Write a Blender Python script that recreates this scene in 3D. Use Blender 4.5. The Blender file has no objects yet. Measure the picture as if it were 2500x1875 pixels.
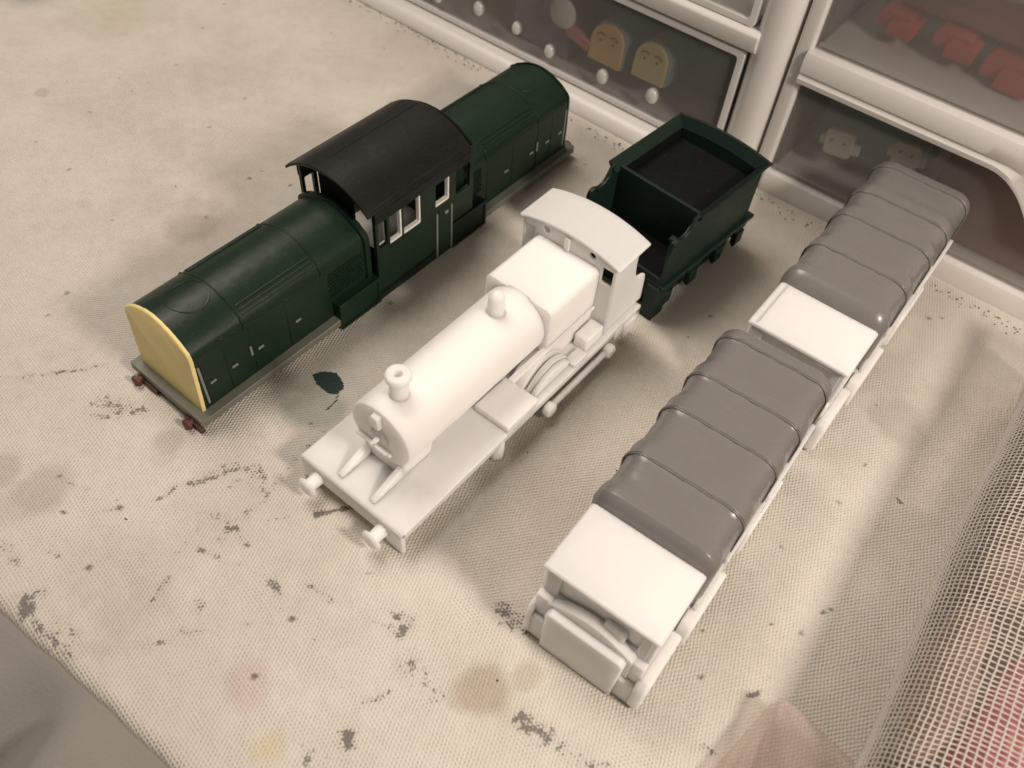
import bpy, bmesh, math, random
import numpy as np
from mathutils import Vector, Matrix
from mathutils.geometry import tessellate_polygon
random.seed(7); rng = np.random.default_rng(7)
MM = 0.001
scn = bpy.context.scene
COL = scn.collection

# ------------------------------------------------------------------ camera, world, lamps, exposure
cam_d = bpy.data.cameras.new('camera'); cam = bpy.data.objects.new('camera', cam_d); COL.objects.link(cam)
R0, R1, R2 = (0.9948563, 0.0806630, 0.0612731), (-0.1012961, 0.7922126, 0.6017792), (0.0, -0.6048906, 0.7963086)
cam.matrix_world = Matrix(((R0[0], R1[0], R2[0], 0), (R0[1], R1[1], R2[1], 0), (R0[2], R1[2], R2[2], 220.79*MM), (0, 0, 0, 1)))
# rows above are the camera's right, up and back axes, written as columns of its matrix
cam_d.sensor_width = 36; cam_d.lens = 29.843
cam_d.shift_x = 0.00424; cam_d.shift_y = 0.01351
cam_d.clip_start = 0.005; cam_d.clip_end = 20
cam_d.dof.use_dof = True; cam_d.dof.focus_distance = 0.262; cam_d.dof.aperture_fstop = 17
scn.camera = cam

world = bpy.data.worlds.new('World'); scn.world = world; world.use_nodes = True
bg = world.node_tree.nodes['Background']; bg.inputs[0].default_value = (1.0, 0.88, 0.735, 1); bg.inputs[1].default_value = 0.15

def area(name, loc, target, size, power, col):
    d = bpy.data.lights.new(name, 'AREA'); d.shape = 'DISK'; d.size = size; d.energy = power; d.color = col
    o = bpy.data.objects.new(name, d); COL.objects.link(o); o.location = loc
    o.rotation_euler = (Vector(target) - Vector(loc)).to_track_quat('-Z', 'Y').to_euler()
    return o
TGT = Vector((0.02, 0.15, 0))
az, el, dist = math.atan2(-0.62, 0.785), math.radians(43), 0.52
area('desk_lamp', TGT + dist*Vector((math.cos(az)*math.cos(el), math.sin(az)*math.cos(el), math.sin(el))), TGT, 0.085, 2.15, (1.0, 0.868, 0.75))
area('ceiling_lamp', (-0.34, 0.54, 0.98), (-0.06, 0.24, 0), 0.6, 8.4, (1.0, 0.88, 0.775))

scn.view_settings.view_transform = 'Standard'; scn.view_settings.look = 'None'
scn.view_settings.exposure = 0.0; scn.view_settings.gamma = 1.0
scn.render.engine = 'CYCLES'
scn.cycles.use_denoising = True
scn.cycles.max_bounces = 8; scn.cycles.transparent_max_bounces = 16; scn.cycles.diffuse_bounces = 4
scn.cycles.caustics_reflective = False; scn.cycles.caustics_refractive = False
scn.cycles.sample_clamp_indirect = 6

# ------------------------------------------------------------------ materials
class NT:
    def __init__(s, name):
        s.m = bpy.data.materials.new(name); s.m.use_nodes = True; s.t = s.m.node_tree
        s.b = s.t.nodes['Principled BSDF']; s.out = s.t.nodes['Material Output']
    def n(s, typ, **kw):
        nd = s.t.nodes.new('ShaderNode' + typ)
        for k, v in kw.items():
            if isinstance(k, str) and hasattr(nd, k): setattr(nd, k, v)
        return nd
    def l(s, a, b): s.t.links.new(a, b)
    def val(s, inp, v):
        if hasattr(v, 'is_linked') or isinstance(v, bpy.types.NodeSocket): s.l(v, inp)
        else: inp.default_value = v
    def math(s, op, a, b=0.0, c=None):
        nd = s.n('Math'); nd.operation = op
        s.val(nd.inputs[0], a); s.val(nd.inputs[1], b)
        if c is not None: s.val(nd.inputs[2], c)
        return nd.outputs[0]
    def mix(s, f, a, b):
        nd = s.n('Mix'); nd.data_type = 'RGBA'
        s.val(nd.inputs[0], f); s.val(nd.inputs[6], a); s.val(nd.inputs[7], b)
        return nd.outputs[2]
    def noise(s, scale, detail=3, rough=.5, vec=None, dist=0.0):
        nd = s.n('TexNoise'); nd.inputs['Scale'].default_value = scale; nd.inputs['Detail'].default_value = detail
        nd.inputs['Roughness'].default_value = rough; nd.inputs['Distortion'].default_value = dist
        if vec is None:
            if not hasattr(s, 'tc'): s.tc = s.n('TexCoord').outputs['Object']
            vec = s.tc
        s.l(vec, nd.inputs['Vector']); return nd.outputs['Fac']
    def pos(s, scale=(1, 1, 1)):
        tc = s.n('TexCoord'); mp = s.n('Mapping'); mp.inputs['Scale'].default_value = scale
        s.l(tc.outputs['Object'], mp.inputs['Vector']); return mp.outputs['Vector']
    def ramp(s, f, stops):
        nd = s.n('ValToRGB'); cr = nd.color_ramp
        cr.elements[0].position, cr.elements[0].color = stops[0][0], (*stops[0][1], 1)
        cr.elements[1].position, cr.elements[1].color = stops[-1][0], (*stops[-1][1], 1)
        for p, c in stops[1:-1]:
            e = cr.elements.new(p); e.color = (*c, 1)
        s.l(f, nd.inputs[0]); return nd.outputs[0]
    def bump(s, h, dist, strength=1.0, prev=None):
        nd = s.n('Bump'); nd.inputs['Distance'].default_value = dist; nd.inputs['Strength'].default_value = strength
        s.l(h, nd.inputs['Height'])
        if prev is not None: s.l(prev, nd.inputs['Normal'])
        return nd.outputs[0]
    def set(s, **kw):
        for k, v in kw.items(): s.val(s.b.inputs[k.replace('_', ' ')], v)
        return s.m

def paint(name, col, rough=.3, var=.25, bumpd=.00006, brush=(1, 1, 1), bs=500, spec=.5, coat=0.0):
    """hand-brushed hobby enamel: uneven gloss, brush ridges, dust specks"""
    t = NT(name); v = t.pos(brush)
    f = t.noise(bs, 4, .6, v); g = t.noise(90, 3, .5)
    c2 = tuple(min(1, x*(1+var)+.002) for x in col); c1 = tuple(x*(1-var) for x in col)
    c = t.mix(g, (*c1, 1), (*c2, 1))
    speck = t.noise(2600, 1, .5); sm = t.math('GREATER_THAN', speck, .76)
    c = t.mix(t.math('MULTIPLY', sm, .35), c, (.32, .29, .25, 1))
    r = t.math('ADD', t.math('MULTIPLY', f, .25), rough-.12)
    n = t.bump(f, bumpd, .7); n = t.bump(t.noise(140, 3, .5), bumpd*5, .5, n)
    return t.set(Base_Color=c, Roughness=r, Normal=n, Specular_IOR_Level=spec, Coat_Weight=coat, Coat_Roughness=.15)

M = {}
M['green'] = paint('green_enamel', (.0075, .0215, .0125), .40, brush=(.25, 1, 1), spec=.24)
M['green2'] = paint('tender_green_enamel', (.0075, .019, .0135), .45, brush=(.25, 1, 1), spec=.24)
M['black'] = paint('brown_black_enamel', (.009, .0085, .008), .42, brush=(.25, 1, 1), spec=.24)
M['deck'] = paint('grey_deck_enamel', (.155, .16, .13), .5, .12)
M['yellow'] = paint('yellow_enamel', (.86, .70, .31), .5, .08, .00009)
M['silver'] = paint('dull_silver_paint', (.20, .21, .20), .5, .1)
M['red'] = paint('dark_red_enamel', (.10, .030, .022), .6, .3)
M['rust'] = paint('dark_iron_enamel', (.06, .035, .03), .5, .3)
M['tarp'] = paint('glossy_grey_enamel', (.180, .170, .163), .28, .06, .00004, brush=(1, .25, 1), bs=700)
M['whitepaint'] = paint('unpainted_window_edge', (.82, .80, .75), .6, .05)
M['primer'] = paint('dark_inside_paint', (.006, .007, .007), .8, .2, spec=.08)

def resin(name, col):
    t = NT(name); v = t.pos((1, 1, 3.0)); ln = t.noise(1500, 2, .5, v)
    w = t.n('TexWave'); w.wave_type = 'BANDS'; w.bands_direction = 'Z'; w.inputs['Scale'].default_value = 1100; w.inputs['Distortion'].default_value = .4
    tc = t.n('TexCoord'); t.l(tc.outputs['Object'], w.inputs['Vector'])
    n = t.bump(w.outputs['Fac'], .00003, .35); n = t.bump(ln, .00008, .5, n)
    c = t.mix(t.noise(60, 2), (*col, 1), (col[0]*.97, col[1]*.96, col[2]*.94, 1))
    return t.set(Base_Color=c, Roughness=.62, Normal=n, Subsurface_Weight=.85, Subsurface_Radius=(1.0, .97, .93), Subsurface_Scale=.0060, Specular_IOR_Level=.3)
M['resin'] = resin('white_printed_nylon', (.91, .895, .88))

def plastic(name, col, rough=.35, sss=.3):
    t = NT(name); n = t.bump(t.noise(35, 2), .0006, .25)
    return t.set(Base_Color=(*col, 1), Roughness=rough, Normal=n, Subsurface_Weight=sss, Subsurface_Radius=(1, .9, .8), Subsurface_Scale=.006)
M['case'] = plastic('milky_plastic', (.76, .735, .71))

def frosted(name, tint=(.95, .95, .94), clear=.845, rough=.16):
    """frosted drawer plastic: part see-through with blur, part milky"""
    t = NT(name)
    gl = t.n('BsdfRefraction'); gl.inputs['IOR'].default_value = 1.06; gl.inputs['Roughness'].default_value = rough; gl.inputs['Color'].default_value = (*tint, 1)
    tr = t.n('BsdfTransparent'); tr.inputs['Color'].default_value = (*tint, 1)
    m1 = t.n('MixShader'); m1.inputs[0].default_value = .30; t.l(tr.outputs[0], m1.inputs[1]); t.l(gl.outputs[0], m1.inputs[2])
    df = t.n('BsdfPrincipled'); df.inputs['Base Color'].default_value = (.80, .78, .74, 1); df.inputs['Roughness'].default_value = .35
    tl = t.n('BsdfTranslucent'); tl.inputs['Color'].default_value = (.4, .38, .36, 1)
    m0 = t.n('MixShader'); m0.inputs[0].default_value = .35; t.l(df.outputs[0], m0.inputs[1]); t.l(tl.outputs[0], m0.inputs[2])
    m2 = t.n('MixShader'); m2.inputs[0].default_value = clear; t.l(m0.outputs[0], m2.inputs[1]); t.l(m1.outputs[0], m2.inputs[2])
    t.l(m2.outputs[0], t.out.inputs['Surface']); return t.m
M['frost'] = frosted('frosted_drawer_plastic')
M['bag'] = None

def plain(name, col, rough=.6, **kw):
    t = NT(name); c = t.mix(t.noise(120, 3), (*[x*.85 for x in col], 1), (*[min(1, x*1.12) for x in col], 1))
    return t.set(Base_Color=c, Roughness=rough, **kw)
M['peach'] = plain('peach_plastic', (.95, .60, .26)); M['straw'] = plain('straw_plastic', (.85, .72, .36))
M['blue'] = plain('dusty_blue_plastic', (.26, .40, .52)); M['purple'] = plain('dusky_purple_plastic', (.34, .23, .36))
M['pink'] = plain('dull_pink_plastic', (.65, .26, .25)); M['grey'] = plain('pale_grey_plastic', (.85, .84, .78))
M['feature'] = plain('brown_ink', (.25, .11, .05)); M['redtoy'] = plain('red_plastic', (.52, .08, .075)); M['darkred'] = plain('maroon_plastic', (.34, .13, .11))
M['darkblue'] = plain('slate_blue_plastic', (.16, .24, .28)); M['olive'] = plain('olive_plastic', (.36, .34, .24)); M['cream'] = plain('cream_plastic', (.75, .70, .62))
M['bead'] = plain('pearly_plastic', (.62, .62, .58), .18); M['crumb'] = plain('dark_crumb', (.10, .06, .035), .9)
M['netwhite'] = plain('white_nylon_cord', (.54, .50, .46), .7); M['brown'] = plain('dark_brown_liner', (.19, .14, .105), .9)
M['rose'] = plain('rose_cloth', (.42, .16, .15), .9); M['orange'] = plain('pale_orange_cloth', (.34, .22, .15), .9); M['scarlet'] = plain('scarlet_cloth', (.75, .03, .02), .8)
M['jar'] = plain('green_tinted_jar', (.10, .13, .05), .25)
t = NT('thin_clear_bag')
_tr = t.n('BsdfTransparent'); _tr.inputs[0].default_value = (.93, .885, .86, 1)
_mx = t.n('MixShader'); t.set(Base_Color=(.62, .55, .515, 1), Roughness=.35)
_lw = t.n('LayerWeight'); _lw.inputs[0].default_value = .35
_f = t.math('ADD', t.math('MULTIPLY', _lw.outputs['Facing'], .30), .03); _f = t.math('ADD', _f, t.math('MULTIPLY', t.noise(45, 3), .2)); t.l(_f, _mx.inputs[0])
t.l(_tr.outputs[0], _mx.inputs[1]); t.l(t.b.outputs[0], _mx.inputs[2]); t.l(_mx.outputs[0], t.out.inputs['Surface']); M['bag'] = t.m

# ------------------------------------------------------------------ mesh helpers (local axes in mm: u along, v to the right, z up)
class MB:
    def __init__(s): s.v = []; s.f = []
    def add(s, vs, fs):
        k = len(s.v); s.v += [tuple(q) for q in vs]; s.f += [tuple(i+k for i in f) for f in fs]; return s
    def box(s, u0, u1, v0, v1, z0, z1):
        vs = [(u, v, z) for u in (u0, u1) for v in (v0, v1) for z in (z0, z1)]
        return s.add(vs, [(0, 1, 3, 2), (4, 6, 7, 5), (0, 4, 5, 1), (2, 3, 7, 6), (0, 2, 6, 4), (1, 5, 7, 3)])
    def prism(s, poly, a0, a1, axis='v', poly2=None):
        """polygon swept along an axis; axis v: poly (u,z); axis u: poly (v,z); axis z: poly (u,v)"""
        n = len(poly); p2 = poly2 or poly
        mk = {'v': lambda p, a: (p[0], a, p[1]), 'u': lambda p, a: (a, p[0], p[1]), 'z': lambda p, a: (p[0], p[1], a)}[axis]
        vs = [mk(p, a0) for p in poly] + [mk(p, a1) for p in p2]
        fs = [(i, (i+1) % n, n+(i+1) % n, n+i) for i in range(n)]
        tri = tessellate_polygon([[Vector((p[0], p[1], 0)) for p in poly]])
        fs += [tuple(q) for q in tri] + [tuple(n+i for i in reversed(q)) for q in tri]
        return s.add(vs, fs)
    def slab(s, outer, holes, a0, a1, axis='v'):
        """flat plate with through holes"""
        mk = {'v': lambda p, a: (p[0], a, p[1]), 'u': lambda p, a: (a, p[0], p[1]), 'z': lambda p, a: (p[0], p[1], a)}[axis]
        loops = [outer] + holes; flat = [p for L in loops for p in L]; n = len(flat)
        vs = [mk(p, a0) for p in flat] + [mk(p, a1) for p in flat]; fs = []
        for q in tessellate_polygon([[Vector((p[0], p[1], 0)) for p in L] for L in loops]): fs += [tuple(q), tuple(n+i for i in reversed(q))]
        k = 0
        for L in loops:
            m = len(L); fs += [(k+i, k+(i+1) % m, n+k+(i+1) % m, n+k+i) for i in range(m)]; k += m
        return s.add(vs, fs)
    def tube(s, path, r, seg=8, closed=False, caps=True):
        P = [Vector(p) for p in path]; n = len(P); rr = r if hasattr(r, '__len__') else [r]*n; vs = []; fs = []
        up = Vector((0, 0, 1))
        for i, p in enumerate(P):
            a = P[(i-1) % n] if (closed or i) else P[0]; b = P[(i+1) % n] if (closed or i < n-1) else P[-1]
            d = (b-a).normalized(); x = d.cross(up if abs(d.z) < .95 else Vector((1, 0, 0))).normalized(); y = x.cross(d)
            vs += [p + rr[i]*(math.cos(2*math.pi*k/seg)*x + math.sin(2*math.pi*k/seg)*y) for k in range(seg)]
        for i in range(n if closed else n-1):
            j = (i+1) % n; fs += [(i*seg+k, i*seg+(k+1) % seg, j*seg+(k+1) % seg, j*seg+k) for k in range(seg)]
        if caps and not closed: fs += [tuple(range(seg)), tuple((n-1)*seg+k for k in reversed(range(seg)))]
        return s.add(vs, fs)
    def lathe(s, prof, c, axis='z', seg=28, sc=(1, 1)):
        """prof: list of (radius, along); turned about an axis through c"""
        vs = []; fs = []; n = len(prof)
        for r, h in prof:
            for k in range(seg):
                a = 2*math.pi*k/seg; x, y = r*math.cos(a)*sc[0], r*math.sin(a)*sc[1]
                vs.append({'z': (c[0]+x, c[1]+y, c[2]+h), 'u': (c[0]+h, c[1]+x, c[2]+y), 'v': (c[0]+x, c[1]+h, c[2]+y)}[axis])
        for i in range(n-1): fs += [(i*seg+k, i*seg+(k+1) % seg, (i+1)*seg+(k+1) % seg, (i+1)*seg+k) for k in range(seg)]
        fs += [tuple(range(seg)), tuple((n-1)*seg+k for k in reversed(range(seg)))]
        return s.add(vs, fs)
    def loft(s, secs, cap=True, closed=True):
        n = len(secs[0]); vs = [q for S in secs for q in S]; fs = []
        for i in range(len(secs)-1):
            for k in range(n if closed else n-1): fs.append((i*n+k, i*n+(k+1) % n, (i+1)*n+(k+1) % n, (i+1)*n+k))
        if cap: fs += [tuple(range(n)), tuple((len(secs)-1)*n+k for k in reversed(range(n)))]
        return s.add(vs, fs)
    def build(s, name, mat, parent=None, bevel=0.0, smooth=35, seg=2, recalc=True):
        me = bpy.data.meshes.new(name)
        me.from_pydata([(x*MM, -y*MM, z*MM) for x, y, z in s.v], [], s.f)
        bm = bmesh.new(); bm.from_mesh(me)
        bmesh.ops.remove_doubles(bm, verts=bm.verts, dist=2e-7)
        if recalc: bmesh.ops.recalc_face_normals(bm, faces=bm.faces)
        bm.to_mesh(me); bm.free()
        if smooth:
            me.polygons.foreach_set('use_smooth', [True]*len(me.polygons)); me.set_sharp_from_angle(angle=math.radians(smooth))
        me.materials.append(mat)
        o = bpy.data.objects.new(name, me); COL.objects.link(o)
        if parent is not None: o.parent = parent
        if bevel:
            b = o.modifiers.new('Bevel', 'BEVEL'); b.width = bevel*MM; b.segments = seg; b.limit_method = 'ANGLE'; b.angle_limit = math.radians(40); b.harden_normals = False
        return o

def thing(name, label, cat, x, y, deg, z=0, group=None):
    o = bpy.data.objects.new(name, None); COL.objects.link(o); o.empty_display_size = .01
    o.location = (x*MM, y*MM, z*MM); o.rotation_euler = (0, 0, math.radians(deg)); o['label'] = label; o['category'] = cat
    if group: o['group'] = group
    return o
def rect(a0, a1, b0, b1): return [(a0, b0), (a1, b0), (a1, b1), (a0, b1)]
def disc(ca, cb, r, n=20, k=1.0): return [(ca+r*math.cos(2*math.pi*i/n), cb+k*r*math.sin(2*math.pi*i/n)) for i in range(n)]
def mirror(poly): return [(-a, b) for a, b in reversed(poly)]
def rrect(a0, a1, b0, b1, r, n=5):
    P = []
    for cx, cy, s in ((a1-r, b0+r, -90), (a1-r, b1-r, 0), (a0+r, b1-r, 90), (a0+r, b0+r, 180)):
        for i in range(n+1):
            a = math.radians(s+90*i/n); P.append((cx+r*math.cos(a), cy+r*math.sin(a)))
    return P
STROKES=[([(-161.1, 155.2), (-145.7, 159.2), (-130.1, 165.1)], 1.0, 0.8), ([(-160.8, 154.6), (-153.5, 155.9)], 1.2, 0.6), ([(-126.2, 149.3), (-115.5, 148.3)], 5, 0.8), ([(-124.2, 145.6), (-116.3, 150.6)], 3, 0.8), ([(-99.0, 117.8), (-93.7, 123.2), (-87.0, 126.3)], 1.0, 0.8), ([(-87.1, 126.6), (-81.8, 130.7), (-75.6, 132.2), (-71.7, 129.6)], 3.2, 0.75), ([(-92.3, 124.9), (-86.8, 125.9)], 1.6, 0.9), ([(-56.1, 148.2), (-61.9, 137.8), (-66.5, 127.2), (-67.8, 121.8)], 1.3, 0.7), ([(-67.8, 121.8), (-71.6, 117.0), (-75.7, 111.6), (-79.2, 106.3)], 1.2, 0.6), ([(-80.9, 127.7), (-71.6, 124.3), (-66.4, 126.8)], 2.2, 0.45), ([(-51.9, 118.1), (-46.4, 120.5), (-41.1, 122.7)], 1.1, 1.3), ([(-65.3, 114.5), (-59.6, 117.0)], 1.0, 0.6), ([(-84.7, 108.5), (-83.0, 115.0), (-75.9, 112.2), (-68.9, 106.8)], 1.6, 0.5), ([(-84.9, 115.1), (-80.3, 114.6)], 2.2, 0.6), ([(-76.9, 111.4), (-73.7, 111.1)], 1.8, 0.9), ([(-81.5, 103.7), (-76.8, 102.4)], 1.8, 0.8), ([(-84.9, 109.1), (-86.3, 105.5), (-88.4, 100.6), (-87.9, 95.4)], 1.2, 0.5), ([(-87.9, 95.4), (-89.3, 88.9), (-91.7, 84.6)], 1.2, 0.7), ([(-76.7, 101.9), (-67.1, 100.3), (-60.9, 97.1)], 1.2, 0.35), ([(-60.3, 97.1), (-57.6, 93.6)], 2.4, 0.7), ([(-136.2, 99.2), (-132.5, 96.3), (-129.4, 94.7)], 2.4, 0.7), ([(-126.3, 84.8), (-122.7, 85.9), (-119.0, 86.9)], 1.8, 0.8), ([(-123.9, 84.5), (-121.4, 82.9), (-121.6, 79.9)], 3, 1.1), ([(-120.0, 79.4), (-114.2, 75.3), (-110.0, 73.1), (-104.5, 70.5)], 2.2, 0.9), ([(-112.8, 77.2), (-107.4, 76.6)], 2.4, 0.7), ([(-107.9, 73.6), (-97.5, 73.0), (-86.1, 75.9)], 2.2, 0.35), ([(-86.1, 75.9), (-80.3, 78.9), (-74.1, 81.3)], 1.3, 0.55), ([(-23.8, 90.3), (-20.8, 88.5), (-22.4, 85.3)], 2.6, 1.0), ([(-32.5, 89.4), (-26.7, 86.9), (-24.0, 87.8)], 1.8, 0.5), ([(-18.7, 76.5), (-15.0, 74.1), (-11.7, 70.5)], 5.0, 0.6), ([(-11.7, 70.5), (-7.0, 68.7)], 2, 0.5), ([(-28.3, 66.6), (-22.6, 68.8)], 1.6, 0.55), ([(-40.1, 50.3), (-39.7, 53.4)], 2, 0.8), ([(-35.3, 50.3), (-31.8, 51.1)], 2.5, 0.5), ([(-49.3, 96.4), (-42.0, 92.7)], 1.4, 0.6), ([(-31.6, 58.3), (-30.6, 56.0)], 2.0, 1.2), ([(-48.0, 56.7), (-44.3, 55.0)], 2.2, 0.4), ([(-125.7, 119.8), (-119.4, 118.3)], 1.6, 0.6), ([(-122.4, 99.4), (-120.0, 98.0)], 1.6, 0.7), ([(-112.2, 112.7), (-108.6, 113.8)], 0.7, 0.8), ([(-78.2, 88.8), (-76.3, 84.7)], 1.4, 0.6), ([(11.6, 65.9), (18.9, 62.6)], 3.4, 1.0), ([(18.9, 62.6), (23.7, 59.2), (31.3, 57.2)], 3.0, 0.7), ([(4.4, 95.1), (12.9, 92.0)], 3.0, 1.0), ([(6.0, 91.3), (11.8, 89.2)], 2, 0.8), ([(123.6, 144.4), (124.6, 142.4)], 0.7, 1.2), ([(71.3, 78.4), (73.9, 79.6)], 1.0, 1.2), ([(58.8, 64.3), (60.4, 62.2)], 1.6, 0.8), ([(85.0, 123.3), (89.0, 122.3)], 0.6, 0.7), ([(44.1, 65.1), (45.3, 64.1)], 1.2, 0.5), ([(-25.3, 196.8), (-20.7, 199.6)], 0.1, 0.1), ([(-44.0, 207.6), (-65.3, 191.4)], 0.1, 0.1)]
BLOTS=[(-132.2, 117.2, 8, 'brown', 0.5), (-146.3, 121.8, 6, 'brown', 0.5), (-101.7, 137.7, 5, 'brown', 0.5), (0.9, 72.5, 7, 'brown', 0.8), (12.6, 77.3, 4, 'brown', 0.45), (-101.5, 133.1, 4, 'brown', 0.3), (-138.2, 111.7, 7, 'brown', 0.25), (-127.3, 245.5, 4, 'grey', 0.5), (-124.3, 233.1, 9, 'grey', 0.6), (-119.8, 246.7, 4, 'grey', 0.35), (-96.8, 94.5, 14, 'grey', 0.3), (130.2, 174.0, 9, 'grey', 0.6), (124.2, 176.9, 5, 'grey', 0.5), (-109.5, 93.7, 9, 'grey', 0.25), (-210.4, 305.3, 3, 'grey', 0.6), (-74.8, 126.1, 14, 'grey', 0.25), (-83.4, 114.0, 12, 'grey', 0.25), (-120.4, 182.2, 8, 'grey', 0.15), (-166.7, 239.4, 3, 'grey', 0.2), (-58.6, 68.1, 6, 'red', 0.3), (-49.7, 53.4, 4, 'yellow', 0.8), (3.8, 394.4, 3, 'red', 0.15), (-204.1, 374.9, 30, 'green2', 0.35), (-67.4, 146.4, 3, 'red', 0.2), (-60.5, 161.9, 6, 'green', 0.22), (-62.2, 157.5, 6, 'green', 0.22), (-64.9, 154.7, 6, 'green', 0.22), (-56.6, 155.8, 6, 'green', 0.22), (-60.1, 153.7, 6, 'green', 0.22)]
DOTS=[(-123.1, 111.0, 1.0), (-108.4, 113.8, 1.1), (-110.1, 95.5, 0.9), (-51.7, 86.2, 1.25), (-69.0, 106.1, 0.9), (-63.0, 83.7, 0.6), (-57.4, 70.2, 1.4), (-159.6, 367.6, 0.9), (-186.4, 295.6, 0.7), (-162.7, 336.1, 0.6), (-126.8, 315.8, 0.6), (-109.8, 263.1, 0.8), (-198.7, 272.7, 0.7), (-157.0, 389.5, 0.6), (-134.9, 293.7, 0.5), (-153.5, 231.9, 0.5), (-155.7, 194.7, 0.8), (-179.9, 258.0, 0.7), (-157.8, 183.8, 0.6), (-120.4, 239.5, 0.6), (-93.6, 261.9, 0.7), (-107.2, 268.1, 0.4), (22.5, 293.5, 0.6), (151.1, 224.3, 1.1), (155.8, 224.9, 0.6), (115.1, 156.3, 0.5), (50.1, 232.6, 0.5), (51.7, 233.5, 0.6), (69.6, 214.0, 0.5), (94.3, 103.7, 0.7), (96.8, 104.6, 0.9), (87.7, 97.0, 0.6), (91.2, 154.2, 0.4), (58.6, 82.0, 0.8), (104.8, 140.8, 0.6), (79.4, 99.1, 0.5), (59.7, 95.2, 0.5), (42.1, 91.6, 0.6), (-79.2, 124.2, 0.5), (-60.6, 150.4, 0.5), (-129.0, 122.5, 0.5), (-44.3, 204.2, 0.8), (-33.1, 101.5, 0.4)]
LEAF=[(-64.2, 169.2), (-61.4, 170.8), (-57.1, 170.8), (-54.3, 167.5), (-53.7, 164.8), (-55.2, 162.6), (-58.4, 163.1), (-62.0, 165.7)]
TAIL=[(-54.7, 163.1), (-54.8, 159.4), (-57.1, 155.6)]
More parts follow.
